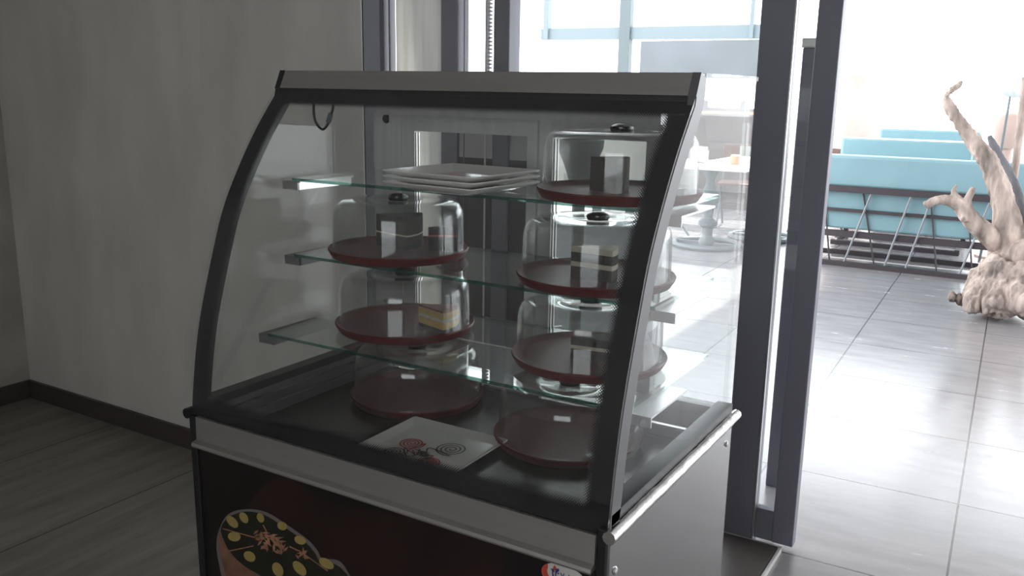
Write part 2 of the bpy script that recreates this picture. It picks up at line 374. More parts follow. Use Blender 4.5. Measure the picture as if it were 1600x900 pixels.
for xs, nm in ((.9, 1), (0, -1)):
    bm = bmesh.new(); pr = []
    for i in range(40):
        t = i / 39; pr.append(((xs + nm * (.004 + .0015 * math.sin(9 * t) * noise.noise(Vector((t * 14, 0, nm))))), -.004 + t * .602, .7245 + .0015 * noise.noise(Vector((t * 17, 3, 0)))))
    tube(bm, pr, .0105, 10); cp('side_rail', bm, M['chrome'] if nm > 0 else M['black'], None, True)
# gasket ledge and inner well
for x0, x1 in ((.0, .03), (.87, .9)):
    bm = bmesh.new(); box(bm, x0, x1, .012, .58, .735, .752); cp('gasket', bm, M['black'])
bm = bmesh.new(); box(bm, .035, .865, .01, .56, .676, .684); cp('well_floor', bm, M['well'])
for s in (0, 1):
    bm = bmesh.new(); f = (lambda x: x) if s == 0 else (lambda x: .9 - x)
    for a, b, z0, z1 in ((.018, .030, .684, .735), (.030, .040, .684, .722), (.040, .052, .684, .704)):
        box(bm, min(f(a), f(b)), max(f(a), f(b)), .02, .55, z0, z1, .001)
    cp('well_ledge', bm, M['edge_grey'])
bm = bmesh.new(); box(bm, .018, .882, .004, .016, .684, .722); cp('well_lip', bm, M['black'])
# front trim strip
bm = bmesh.new(); prism_x(bm, [(-.002, .722), (.012, .722), (.012, .666), (-.014, .664), (-.016, .668), (-.014, .673), (-.003, .676)], .020, .882); cp('front_trim', bm, M['steel'])
# curved front glass and its printed border
bm = bmesh.new(); inner = offs(PROF, .005); prism_x(bm, PROF + inner[::-1], .001, .899)
glass = cp('front_glass', bm, M['curved_glass'], None, True)
def arc_len(pr):
    s = [0]
    for a, b in zip(pr, pr[1:]): s.append(s[-1] + math.dist(a, b))
    return s
bm = bmesh.new(); uvl = bm.loops.layers.uv.new('UVMap'); back = offs(PROF, .0065); L = arc_len(back); T = L[-1]; BW = .046
def inter(s):
    for i in range(len(L) - 1):
        if s <= L[i + 1] + 1e-9:
            t = (s - L[i]) / (L[i + 1] - L[i]); return tuple(back[i][c] + (back[i + 1][c] - back[i][c]) * t for c in (0, 1))
    return back[-1]
def quad(ps, uvs):
    f = bm.faces.new([bm.verts.new(p) for p in ps])
    for lo, u in zip(f.loops, uvs): lo[uvl].uv = u
NS = 60
for x_edge, d in ((.003, 1), (.897, -1)):
    for i in range(NS):
        s0 = BW * .7 + (T - BW * 1.4) * i / NS; s1 = BW * .7 + (T - BW * 1.4) * (i + 1) / NS; a = inter(s0); b = inter(s1)
        quad([(x_edge, *a), (x_edge + d * BW, *a), (x_edge + d * BW, *b), (x_edge, *b)], [(s0, 0), (s0, 1), (s1, 1), (s1, 0)])
for base, d, bw in ((0, 1, BW), (T, -1, .042)):
    for k in range(4):
        s0 = base + d * bw * k / 4; s1 = base + d * bw * (k + 1) / 4; a = inter(s0); b = inter(s1); v0 = k / 4; v1 = (k + 1) / 4
        quad([(.003, *a), (.897, *a), (.897, *b), (.003, *b)], [(0, v0), (.894, v0), (.894, v1), (0, v1)])
cp('black_border', bm, M['frit'], glass)
# side frames following the curve, side panes
PX = PROF + [(.277, 1.3845)]; FR = offs(PROF, .007)[:-1] + [(.2625, 1.3475), (.260, 1.3478), (.277, 1.3845)]; FI = offs(PROF, .040)[:-1] + [(.298, 1.340), (.300, 1.348), (.302, 1.3755)]
for x0, x1, mt in ((.0, .014, 'black'), (.886, .9, 'grey')):
    bm = bmesh.new(); prism_x(bm, FR + FI[::-1], x0, x1); cp('side_frame', bm, M['black'] if mt == 'black' else M['edge_grey'])
for x0 in (.004, .890):
    bm = bmesh.new(); prism_x(bm, FI + [(.583, 1.3755), (.583, .745), (.03, .745)], x0, x0 + .006); cp('side_glass', bm, M['side_glass'])
# header and top
bm = bmesh.new(); prism_x(bm, [(.2608, 1.349), (.2778, 1.384), (.30, 1.384), (.30, 1.377), (.282, 1.377), (.270, 1.349)], .012, .886); cp('header_trim', bm, M['steel'])
bm = bmesh.new(); box(bm, 0, .9, .301, .588, 1.376, 1.384); cp('top_panel', bm, M['side_glass'])
bm = bmesh.new(); box(bm, .728, .884, .570, .576, .745, 1.376); cp('rear_pane', bm, M['side_glass'])
bm = bmesh.new(); prism_x(bm, [(.565, .745), (.583, .745), (.583, 1.30), (.565, 1.30)], .884, .892); cp('rear_post', bm, M['acrylic'])  # clear material imitates the glare that washes out this post
bm = bmesh.new(); box(bm, .013, .887, .2635, .2745, 1.338, 1.3495); cp('top_gasket', bm, M['black'])
# rear wall of the case: frame + two sliding glazed doors
bm = bmesh.new()
box(bm, .036, .0938, .560, .585, .745, 1.292); box(bm, .060, .0938, .556, .560, .745, 1.292); box(bm, .719, .728, .566, .585, .745, 1.292); box(bm, .036, .728, .552, .585, 1.292, 1.376); box(bm, .036, .886, .556, .585, .69, .7448)
box(bm, .0, .0355, .570, .584, .69, 1.376)
cp('rear_frame', bm, M['grey_panel'])
bm = bmesh.new(); lathe(bm, [(0, .003), (.009, .003), (.011, 0)], 16); bmesh.ops.transform(bm, matrix=Matrix.Translation((.047, .560, 1.283)) @ Matrix.Rotation(PI / 2, 4, 'X'), verts=bm.verts); cp('screw', bm, M['black'])
bm = bmesh.new(); box(bm, .0572, .0586, .5575, .560, 1.235, 1.290); cp('edge_strip', bm, M['trim_light'])
for x0, x1, y in ((.094, .452, .558), (.448, .718, .568)):
    bm = bmesh.new()
    box(bm, x0, x0 + .036, y, y + .01, .785, 1.258); box(bm, x1 - .024, x1, y, y + .01, .785, 1.258)
    box(bm, x0, x1, y, y + .01, 1.258, 1.2915); box(bm, x0, x1, y, y + .01, .745, .785)
    d = cp('rear_door', bm, M['grey_panel'])
    bm = bmesh.new(); box(bm, x0 + .036, x1 - .024, y + .003, y + .007, .785, 1.258); cp('door_glass', bm, M['side_glass'], d)
    bm = bmesh.new(); box(bm, x0 + .040, x0 + .044, y - .003, y, .79, 1.255); box(bm, x0 + .048, x0 + .051, y - .003, y, .79, 1.255); cp('door_bead', bm, M['alu'], d)
# glass shelves on side brackets
for z, yf in ((1.1650, .255), (1.006, .252), (.852, .170)):
    bm = bmesh.new(); box(bm, .045, .855, yf, .545, z - .003, z + .003)
    bm.normal_update()
    for f in bm.faces:
        if abs(f.normal.y) > .5: f.material_index = 1
    sh = cp('shelf', bm, [M['shelf_glass'], M['glass_edge']])
    for s in (0, 1):
        bm = bmesh.new(); f = (lambda x: x) if s == 0 else (lambda x: .9 - x)
        for a, b, z0, z1 in ((.012, .062, z - .007, z - .0035), (.052, .055, z - .022, z - .007)): box(bm, min(f(a), f(b)), max(f(a), f(b)), yf + .005, yf + .17, z0, z1)
        box(bm, min(f(.012), f(.055)), max(f(.012), f(.055)), yf + .006, yf + .009, z - .022, z - .007)
        cp('shelf_bracket', bm, M['alu'] if (z > 1.1 or s) else M['edge_grey'], sh)
# hanging cable under the header
bm = bmesh.new(); c0 = at(491, 157, 1, .305); c1 = at(521, 157, 1, .305)
mid = [at(px, py, 1, .305) for px, py in ((491, 157), (490, 172), (493, 190), (503, 202), (511, 196), (516, 182), (520, 170), (521, 157))]
tube(bm, spline([tuple(p) for p in mid], 5), .0028, 8)
tube(bm, [at(490, 157, 1, .305), at(505, 160, 1, .305), at(521, 156, 1, .305)], .0035, 8)
cbl = cp('cable', bm, M['black'], None, True)
bm = bmesh.new(); tube(bm, [at(513, 191, 1, .305), at(517, 178, 1, .305)], .0055, 10); cp('cable_plug', bm, M['iron'], cbl, True)
# printed front panel: cake picture and oval sticker (flat prints on the panel)
def poly_print(bm, pix, y, mi):
    vs = [bm.verts.new(at(px, py, 1, y)) for px, py in pix]; f = bm.faces.new(vs); f.material_index = mi
def smooth_loop(pts, per=5):
    n = len(pts); o = []
    for i in range(n):
        p0, p1, p2, p3 = pts[i - 1], pts[i], pts[(i + 1) % n], pts[(i + 2) % n]
        for k in range(per):
            t = k / per; o.append(tuple(.5 * (2 * p1[c] + (-p0[c] + p2[c]) * t + (2 * p0[c] - 5 * p1[c] + 4 * p2[c] - p3[c]) * t * t + (-p0[c] + 3 * p1[c] - 3 * p2[c] + p3[c]) * t ** 3) for c in (0, 1)))
    return o
bm = bmesh.new()
poly_print(bm, smooth_loop([(330, 940), (420, 720 + 30), (520, 790), (600, 800), (740, 830), (790, 880), (700, 980), (500, 990)]), .0026, 0)
outer = [(343, 826), (338, 850), (342, 880), (352, 915), (380, 950), (440, 975), (530, 960), (556, 925), (543, 893), (532, 878), (520, 874), (503, 872), (496, 860), (484, 846), (466, 832), (444, 817), (420, 802), (398, 796), (372, 797), (354, 806)]
poly_print(bm, smooth_loop(outer), .0023, 1)
poly_print(bm, smooth_loop([(346, 832), (342, 850), (348, 882), (358, 912), (386, 942), (440, 965), (470, 950), (430, 920), (395, 895), (365, 862)]), .0019, 3)
top_ = [(345, 826), (350, 845), (362, 866), (384, 886), (412, 902), (450, 925), (500, 945), (540, 930), (545, 905), (537, 892), (524, 882), (500, 876), (492, 864), (480, 850), (462, 836), (440, 821), (416, 806), (396, 800), (374, 801), (355, 810)]
poly_print(bm, smooth_loop(top_), .0016, 2)
def egg(cx, cy, rx, ry, ang):
    poly_print(bm, [(cx + rx * math.cos(t) * math.cos(ang) - ry * math.sin(t) * math.sin(ang), cy + rx * math.cos(t) * math.sin(ang) + ry * math.sin(t) * math.cos(ang)) for t in [2 * PI * k / 16 for k in range(16)]], .0012, 4)
for e in ((363, 815.5, 11.5, 6.5, .8), (381, 809, 9.5, 6, 1.0), (407, 809, 8, 5.5, 1.2), (441, 822, 8, 6.5, .4), (366, 838.5, 10, 7.5, .15), (469, 844, 9.5, 6.5, .4), (390, 869.5, 10, 7.5, .6), (434, 890, 12, 8, 1.1), (468, 888, 14, 7.5, .85), (510, 880.5, 13, 7, .55)): egg(*e)
rnd = random.Random(8)
for k in range(46):
    a = rnd.random() * 2 * PI; r_ = rnd.random() ** .6
    cx = 422 + 24 * r_ * math.cos(a) + 8 * r_ * math.sin(a); cy = 846 + 17 * r_ * math.sin(a) + 4 * r_ * math.cos(a); t = rnd.random() * PI; ln = 4 + 5 * rnd.random()
    poly_print(bm, [(cx - ln * math.cos(t), cy - ln * math.sin(t)), (cx + 2 * math.sin(t), cy - 2 * math.cos(t)), (cx + ln * math.cos(t), cy + ln * math.sin(t)), (cx - 2 * math.sin(t), cy + 2 * math.cos(t))], .0010 - k * 2e-6, 5)
for k in range(14):
    cx = 471 + rnd.uniform(-8, 8); cy = 866 + rnd.uniform(-7, 7); t = rnd.random() * PI; ln = 3 + 4 * rnd.random()
    poly_print(bm, [(cx - ln * math.cos(t), cy - ln * math.sin(t)), (cx + 1.5 * math.sin(t), cy - 1.5 * math.cos(t)), (cx + ln * math.cos(t), cy + ln * math.sin(t)), (cx - 1.5 * math.sin(t), cy + 1.5 * math.cos(t))], .0010 - k * 2e-6, 5)
for a, b in (((348, 826), (398, 840)), ((358, 861), (396, 853)), ((411, 820), (417, 832)), ((452, 854), (470, 862)), ((478, 868), (512, 892))):
    dx, dy = b[0] - a[0], b[1] - a[1]; q = math.hypot(dx, dy); nx, ny = -dy / q * .9, dx / q * .9
    poly_print(bm, [(a[0] + nx, a[1] + ny), (b[0] + nx, b[1] + ny), (b[0] - nx, b[1] - ny), (a[0] - nx, a[1] - ny)], .0012, 5)
cp('cake_print', bm, [M['brown_print'], M['halo'], M['cake_dark'], M['cake_side'], M['egg'], M['pink_print']], fp)
bm = bmesh.new()
ov = [(846, 893), (849, 884), (857, 880.5), (868, 880), (882, 883.5), (897, 890), (908, 898), (914, 908), (908, 920), (890, 925), (868, 918), (852, 905)]
poly_print(bm, smooth_loop(ov), .0018, 0)
poly_print(bm, smooth_loop([(846, 893), (849, 884), (855, 881), (856, 886), (855, 893), (859, 904), (862, 912), (852, 905)], 4), .0013, 1)
for pp, mi in (([(863, 889), (866.5, 882.5), (870, 889), (866.5, 891)], 1), ([(860, 888), (866, 890), (866.5, 895), (863, 893)], 2), ([(866.5, 890), (873, 888), (874, 892), (869, 896)], 2), ([(862, 893), (864, 893), (866, 902), (863, 901)], 2), ([(867.5, 893), (870, 893), (869, 902), (867, 902)], 2), ([(870, 896), (874, 894), (873, 898)], 2)):
    poly_print(bm, pp, .0010, mi)
def stroke(pts, wd, mi):
    for a, b in zip(pts, pts[1:]):
        dx, dy = b[0] - a[0], b[1] - a[1]; q = math.hypot(dx, dy) or 1; nx, ny = -dy / q * wd, dx / q * wd
        poly_print(bm, [(a[0] + nx, a[1] + ny), (b[0] + nx, b[1] + ny), (b[0] - nx, b[1] - ny), (a[0] - nx, a[1] - ny)], .0010, mi)
stroke([(876, 895), (878.5, 900.5)], .7, 2); stroke([(881.5, 896), (876.5, 909)], .7, 2)
stroke([(886, 903), (883, 902), (881, 907), (884, 909), (886, 903.5), (885.5, 910)], .7, 2); stroke([(889, 898), (887.5, 912)], .7, 2)
cp('oval_sticker', bm, [M['paper_white'], M['red_print'], M['blue_print']], fp)

# ------------------------------------------------------------------ cake carriers
RC = .145
def make_carrier(loc, label):
    t = thing('cake_carrier', loc, label, 'cake carrier', 'domed cake carriers in the pastry case')
    bm = bmesh.new()
    lathe(bm, [(0, .002), (.125, .0), (.138, .002), (.1445, .012), (.1465, .017), (.145, .0195), (.140, .017), (.132, .012), (.125, .0105), (0, .0105)], 64)
    link('tray', bm, M['tray_red'], t, True)
    prof = [(.1385, .016), (.1365, .020), (.1355, .085), (.133, .100), (.126, .112), (.114, .1175), (.055, .1195), (.050, .1165), (0, .1165)]
    inn = [(r - .0022 if r > .01 else 0, z - .0022) for r, z in prof][::-1]
    inn[-1] = (.1363, .016)
    bm = bmesh.new(); lathe(bm, prof + inn, 64)
    bm.verts.ensure_lookup_table()
    cv = link('cover', bm, M['acrylic'], t, True)
    bm = bmesh.new(); lathe(bm, [(0, .1170), (.019, .1170), (.021, .121), (.020, .126), (.012, .130), (0, .131)], 32); link('knob', bm, M['knob'], cv, True)
    for a in (.75, .75 + PI):
        bm = bmesh.new(); box(bm, .139, .151, -.012, .012, .012, .032, .002)
        bmesh.ops.rotate(bm, cent=(0, 0, 0), matrix=Matrix.Rotation(-a, 3, 'Z'), verts=bm.verts); link('clip', bm, M['acrylic'], t)
    return t
Z1, Z2, Z3, ZF = 1.1685, 1.0095, .8555, .6845
spots = [((.232, .368, Z2), 'clear domed cake carrier on the middle shelf, left, dark cake inside'),
         ((.252, .362, Z3), 'clear domed cake carrier on the lowest glass shelf, left, yellow cake inside'),
         ((.733, .360, Z1), 'clear domed cake carrier on the top shelf beside the stacked plates'),
         ((.690, .368, Z2), 'clear domed cake carrier on the middle shelf, right, layered cream cake inside'),
         ((.682, .368, Z3), 'clear domed cake carrier on the lowest glass shelf, right, pale slice inside'),
         ((.248, .408, ZF), 'empty dark red cake carrier on the case floor behind the single plate'),
         ((.640, .376, ZF), 'dark red cake carrier on the case floor, right of the single plate')]
first = make_carrier(spots[0][0], spots[0][1])
for i, (p, lb) in enumerate(spots):
    c = first if i == 0 else copy_tree(first)
    c.location = p; c['label'] = lb
    c.rotation_euler = (0, 0, (.0, .05, .3, -.15, .1, .2, -.1)[i])
# cake slices (wedges standing on the trays)
def wedge(bm, r, half, layers, c=(0, 0), ang=0.0):
    """layers: (z0, z1, material index)"""
    for z0, z1, mi in layers:
        pts = [(0, 0)] + [(r * math.cos(a), r * math.sin(a)) for a in [half * (2 * k / 8 - 1) for k in range(9)]]
        pts = [(c[0] + x * math.cos(ang) - y * math.sin(ang), c[1] + x * math.sin(ang) + y * math.cos(ang)) for x, y in pts]
        a = [bm.verts.new((x, y, z0)) for x, y in pts]; b = [bm.verts.new((x, y, z1)) for x, y in pts]; n = len(pts)
        fs = [bm.faces.new(a[::-1]), bm.faces.new(b)] + [bm.faces.new((a[i], a[(i + 1) % n], b[(i + 1) % n], b[i])) for i in range(n)]
        for f in fs: f.material_index = mi
def slice_at(label, x, y, z, ang, r, half, layers, mats):
    bm = bmesh.new(); wedge(bm, r, half, layers)
    o = link('cake_slice', bm, mats); o.location = (x, y, z + .0108); o.rotation_euler = (0, 0, ang)
    tag(o, label, 'cake', 'cake slices under the domes')
D = [M['choc'], M['cream'], M['yellow_cake'], M['red_glaze']]
slice_at('big dark chocolate cake piece under the dome, middle shelf left', .150, .395, Z2, .3, .10, .5, [(0, .028, 0), (.028, .031, 1), (.031, .06, 0), (.06, .068, 0)], D)
slice_at('small brown cake slice beside the big dark chocolate piece', .285, .400, Z2, .9, .06, .35, [(0, .03, 0), (.03, .034, 3), (.034, .05, 0)], D)
slice_at('yellow sponge cake slice under the dome, lowest glass shelf left', .285, .365, Z3, .15, .085, .45, [(0, .007, 0), (.007, .022, 2), (.022, .028, 1), (.028, .042, 2), (.042, .046, 3)], D)
slice_at('dark cake piece under the dome on the top shelf', .675, .360, Z1, .2, .07, .6, [(0, .03, 0), (.03, .060, 0)], D)
slice_at('dark cake slice with two cream layers, middle shelf right', .655, .335, Z2, .35, .085, .42, [(0, .022, 0), (.022, .031, 1), (.031, .048, 0), (.048, .058, 1)], D)
slice_at('dark cake slice with a pale cream line, lowest glass shelf right', .660, .335, Z3, .55, .085, .40, [(0, .020, 0), (.020, .027, 1), (.027, .042, 0)], D)

# ------------------------------------------------------------------ plates
def plate_mesh(sx, sy, rim_h, name, parent, mat, k=0.0):
    bm = bmesh.new()
    def ring(k, z, rr):
        hx, hy = sx / 2 * k, sy / 2 * k; o = []
        for cx, cy, a0 in ((1, 1, 0), (-1, 1, PI / 2), (-1, -1, PI), (1, -1, 1.5 * PI)):
            for q in range(5):
                a = a0 + q / 4 * PI / 2; o.append(bm.verts.new((cx * (hx - rr) + rr * math.cos(a), cy * (hy - rr) + rr * math.sin(a), z)))
        return o
    rs = [ring(.58 + k, 0, .012), ring(.66 + k, .002, .012), ring(.985, rim_h - .004, .006), ring(1, rim_h - .0015, .006), ring(.99, rim_h, .006), ring(.965, rim_h - .001, .006), ring(.68 + k, .006, .012), ring(.62 + k, .005, .012)]
    for a, b in zip(rs, rs[1:]):
        for i in range(20): bm.faces.new((a[i], a[(i + 1) % 20], b[(i + 1) % 20], b[i]))
    bm.faces.new(rs[0][::-1]); bm.faces.new(rs[-1])
    return link(name, bm, mat, parent, True)
def spiral_ribbon(bm, cx, cy, r, turns, wd, z, mi, tail=None, ph=0):
    pts = []
    N = int(turns * 28)
    for k in range(N + 1):
        t = k / N; rr = r * (.08 + .92 * t); a = ph + turns * 2 * PI * t; pts.append((cx + rr * math.cos(a), cy + rr * math.sin(a)))
    if tail: pts += spline([pts[-1]] + tail, 8)[1:]
    prev = None
    for i, p in enumerate(pts):
        a = pts[max(i - 1, 0)]; b = pts[min(i + 1, len(pts) - 1)]
        t = Vector((b[0] - a[0], b[1] - a[1]));  t = t.normalized() if t.length else Vector((1, 0))
        q = (bm.verts.new((p[0] - t.y * wd, p[1] + t.x * wd, z)), bm.verts.new((p[0] + t.y * wd, p[1] - t.x * wd, z)))
        if prev: f = bm.faces.new((prev[0], prev[1], q[1], q[0])); f.material_index = mi
        prev = q
def plate_print(parent, s, sp, hub):
    bm = bmesh.new(); z = .0062; hx, hy = hub
    for k, (cx, cy, r) in enumerate(sp):
        red = k in (0, 2); dx, dy = cx - hx, cy - hy; q = math.hypot(dx, dy); a0 = math.atan2(-dy, -dx)
        side = (-dy / q * r * .8, dx / q * r * .8)
        tail = [(cx - dx / q * r * 1.15 + side[0] * .9, cy - dy / q * r * 1.15 + side[1] * .9), (hx + dx * .12, hy + dy * .12)]
        turns = 3.6 if red else 3.4
        spiral_ribbon(bm, cx, cy, r, turns, (.0017 if red else .0014), z + k * 1e-5, 0 if red else 1, tail, a0 + 1.1 - (turns % 1) * 2 * PI)
    rn = random.Random(3)
    for k in range(30):
        cx = hx + rn.gauss(0, .010); cy = hy + rn.gauss(0, .006); a = rn.gauss(0, .5); ln = (.006 + .010 * rn.random())
        t = Vector((math.cos(a), math.sin(a), 0)); nn = Vector((-t.y, t.x, 0)) * .0018; c = Vector((cx, cy, z + .0002 + k * 4e-6))
        f = bm.faces.new([bm.verts.new(c - t * ln), bm.verts.new(c + nn), bm.verts.new(c + t * ln), bm.verts.new(c - nn)]); f.material_index = 1
    bmesh.ops.scale(bm, vec=(s, s, 1), verts=bm.verts)
    bm.normal_update()
    for f in bm.faces:
        if f.normal.z < 0: f.normal_flip()
    return link('spiral_print', bm, [M['print_red'], M['print_black']], parent, False, False)
pl = thing('square_plate', (.448, .186, ZF + .0003), 'single white square plate with red and black spirals on the case floor', 'plate', 'white square plates in the pastry case')
plate_mesh(.225, .195, .016, 'dish', pl, M['china'], .20); plate_print(pl, 1.0, ((-.044, -.001, .026), (.036, .017, .031), (.036, -.054, .021), (-.046, -.050, .024)), (.004, -.031))
for k in range(3):
    lab = ('bottom white square plate of the three stacked on the top shelf', 'middle white square plate of the three stacked on the top shelf', 'uppermost white square plate, dark print, on the stack on the top shelf')[k]
    q = thing('square_plate', (.450, .283, Z1 + .0003 + k * .0105), lab, 'plate', 'white square plates in the pastry case', -.07 + .012 * (k - 1))
    plate_mesh(.212, .212, .018, 'dish', q, M['china'])
    if k == 2: plate_print(q, .75, ((-.044, .030, .026), (.036, .030, .031), (.036, -.04, .024), (-.046, -.04, .026)), (.0, -.002))

# ------------------------------------------------------------------ terrace: benches
def bench(x0, x1, y, zt, label, rods=True, dy=.62):
    t = thing('bench', ((x0 + x1) / 2, y, 0), label, 'bench', 'turquoise benches on the terrace')
    h = (x1 - x0) / 2
    bm = bmesh.new(); box(bm, -h, h, .03, .17, .635, zt, .025); link('backrest', bm, M['teal'], t)
    bm = bmesh.new(); box(bm, -h + .02, h - .02, .05, .15, .30, .64, .015); link('back_cushion', bm, M['teal'], t)
    bm = bmesh.new(); box(bm, -h, h, .10, dy, .33, .47, .03); link('seat', bm, M['teal'], t)
    bm = bmesh.new()
    box(bm, -h, h, -.015, .03, .60, .65); box(bm, -h, h, .02, .05, .44, .465); box(bm, -h, h, .02, .06, .235, .285)
    box(bm, -h, h, -.02, .03, 0, .04); box(bm, -h, h, dy - .05, dy, 0, .04)
    for sx in (-h, h - .04): box(bm, sx, sx + .04, -.01, dy, 0, .04); box(bm, sx, sx + .04, dy - .05, dy - .01, 0, .35)
    link('frame', bm, M['bench_steel'], t)
    if rods:
        for a, b, f in rods:
            bm = bmesh.new(); tube(bm, [(a - (x0 + x1) / 2, -.0 if f else .035, .61), (b - (x0 + x1) / 2, -.0 if f else .035, .03)], .009 if f else .007, 6)
            link('back_rod', bm, M['rod'] if f else M['bench_steel'], t)
    return t
Yb = 6.38
def bx(px, py): return at(px, py, 1, Yb).x
fr = [(bx(362, 0) if False else bx(1362, 303), bx(1318, 413), True), (bx(1424, 308), bx(1381, 420), True), (bx(1455, 325), bx(1414, 424), True), (bx(1545, 335), bx(1498, 434), True),
      (bx(1347, 303), bx(1364, 418), False), (bx(1283, 330), bx(1294, 412), False), (bx(1450, 335), bx(1462, 428), False), (bx(1508, 345), bx(1518, 432), False)]
bench(-.32, 1.30, Yb, .892, 'nearest turquoise bench, its rodded steel back towards the door', fr)
bench(-.285, .80, 7.5, .985, 'second turquoise bench, just behind the nearest one', None)
bench(-.13, .78, 8.6, 1.045, 'farthest turquoise bench, only its top showing over the second', None)

# driftwood sculpture
def gnarled(name, chains, blobs, mat, parent, voxel, disp):
    """limbs and knots fused into one skin, then grained along their length"""
    bm = bmesh.new()
    for ch in chains:
        q = spline([(*p, r) for p, r in ch], 8)
        tube(bm, [c[:3] for c in q], [max(.004, c[3]) for c in q], 14)
    for p, r, sz in blobs:
        rr = bmesh.ops.create_icosphere(bm, subdivisions=3, radius=1)
        for v in rr['verts']: v.co = Vector((v.co.x * r * sz[0], v.co.y * r * sz[1], v.co.z * r * sz[2])) + Vector(p)
    bmesh.ops.recalc_face_normals(bm, faces=bm.faces)
    me = bpy.data.meshes.new('tmp'); bm.to_mesh(me); bm.free(); o = bpy.data.objects.new('tmp', me); COL.objects.link(o)
    md = o.modifiers.new('r', 'REMESH'); md.mode = 'VOXEL'; md.voxel_size = voxel
    ms = o.modifiers.new('s', 'SMOOTH'); ms.iterations = 6; ms.factor = .5
    dg = bpy.context.evaluated_depsgraph_get(); m2 = bpy.data.meshes.new_from_object(o.evaluated_get(dg)); bpy.data.objects.remove(o)
    mv = [v.normal.copy() for v in m2.vertices]
    for v, nn in zip(m2.vertices, mv):
        c = v.co; low = max(0, 1 - c.z / .55)
        a = 1 - abs(noise.noise(Vector((c.x * 34, c.y * 34, c.z * 7)))) * 2
        b = noise.noise(c * 7); d = 1 - abs(noise.noise(c * 16)) * 2
        g = abs(noise.noise(Vector((c.x * 22 + 3, c.y * 22, c.z * 4 + 1)))) * 2 - .6
        h = noise.noise(Vector((c.x * 70, c.y * 70, c.z * 9)))
        v.co += nn * disp * (.35 * a + .5 * b + .25 * h + low * (-.9 * g + .6 * h))
    m2.materials.clear(); m2.materials.append(mat); m2.name = name
    for p in m2.polygons: p.use_smooth = True
    o = bpy.data.objects.new(name, m2); COL.objects.link(o); o.parent = parent
    return o
dw = thing('driftwood', (1.27, 5.35, 0), 'bleached driftwood stump with a tall bent limb, right of the benches', 'driftwood')
def dp(px, py, y=5.35): p = at(px, py, 1, y); return Vector((p.x - 1.27, p.y - 5.35, max(p.z, .02)))
gnarled('trunk', [
    [(dp(1590, 470), .20), (dp(1586, 430), .17), (dp(1580, 390), .125), (dp(1573, 350), .086), (dp(1567, 317), .068), (dp(1558, 284), .062), (dp(1545, 253), .055), (dp(1527, 228), .047), (dp(1504, 197), .036), (dp(1488, 174), .031), (dp(1479, 158), .025), (dp(1478, 149), .018), (dp(1486, 141, 5.3), .014), (dp(1497, 134, 5.3), .013), (dp(1502, 127, 5.3), .009)],
    [(dp(1592, 410), .13), (dp(1612, 375), .09), (dp(1640, 335), .07), (dp(1670, 270), .05)],
    [(dp(1560, 455, 5.25), .12), (dp(1525, 466, 5.15), .06), (dp(1505, 468, 5.12), .035), (dp(1484, 463, 5.1), .022)],
    [(dp(1572, 420, 5.25), .12), (dp(1540, 440, 5.2), .09), (dp(1524, 470, 5.1), .07), (dp(1518, 485, 5.06), .04)],
    [(dp(1575, 425, 5.2), .13), (dp(1565, 460, 5.1), .11), (dp(1556, 485, 5.0), .07)],
    [(dp(1590, 430, 5.2), .14), (dp(1600, 470, 5.05), .12), (dp(1596, 492, 5.0), .07)],
    [(dp(1600, 430), .14), (dp(1640, 470, 5.2), .08), (dp(1660, 480, 5.2), .05)]],
    [(dp(1534, 448, 5.12), .05, (1.1, 1, .8)), (dp(1520, 432, 5.2), .03, (1, 1, 1.4)), (dp(1595, 395, 5.2), .06, (1, 1, 1.4))], M['drift'], dw, .011, .022)
gnarled('branch', [
    [(dp(1574, 392), .075), (dp(1555, 377, 5.3), .066), (dp(1527, 352, 5.25), .060), (dp(1510, 333, 5.22), .052), (dp(1497, 318, 5.2), .042), (dp(1475, 312, 5.18), .030), (dp(1458, 315, 5.16), .029), (dp(1445, 322, 5.15), .028)],
    [(dp(1510, 333, 5.22), .046), (dp(1512, 314, 5.2), .024), (dp(1517, 302, 5.2), .021), (dp(1521, 293, 5.2), .018)],
    [(dp(1497, 318, 5.2), .040), (dp(1492, 305, 5.2), .022), (dp(1491, 296, 5.2), .012), (dp(1495, 289, 5.2), .009)]],
    [(dp(1505, 343, 5.16), .022, (1, 1, .8))], M['drift'], dw, .008, .010)
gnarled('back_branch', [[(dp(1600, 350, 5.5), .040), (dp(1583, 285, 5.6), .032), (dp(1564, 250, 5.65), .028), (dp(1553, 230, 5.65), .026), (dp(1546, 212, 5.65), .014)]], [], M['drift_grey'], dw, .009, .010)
# pole, plant stand and planter box behind the driftwood
bm = bmesh.new(); a = at(1576, 345, 1, 5.75); b = at(1604, 120, 1, 5.75); g = a + (a - b) * (a.z / (b.z - a.z)); g.z = 0
tube(bm, [g + (b - g) * k / 12 for k in range(13)], [.026 + .002 * math.sin(k * 2.2) for k in range(13)], 10)
o = link('wooden_pole', bm, M['drift'], None, True); tag(o, 'pale wooden pole leaning behind the driftwood', 'pole')
g = at(1640, 395, 1, 7.0)
o = nbox('planter_box', (1.60, 2.5, 6.3, 6.75, 0, .86), M['slate'], None, .01); tag(o, 'grey planter box at the right edge behind the driftwood', 'planter')
c = at(1590, 135, 1, 7.25)
st = thing('bowl_stand', (c.x, 7.25, 0), 'white frilled bowl on thin legs, upper right behind the driftwood', 'bowl stand')
bm = bmesh.new()
pr = [(0, c.z - .09), (.06, c.z - .085), (.13, c.z - .04), (.165, c.z + .0), (.155, c.z + .0), (.12, c.z - .035), (.05, c.z - .075), (0, c.z - .08)]
lathe(bm, pr, 48)
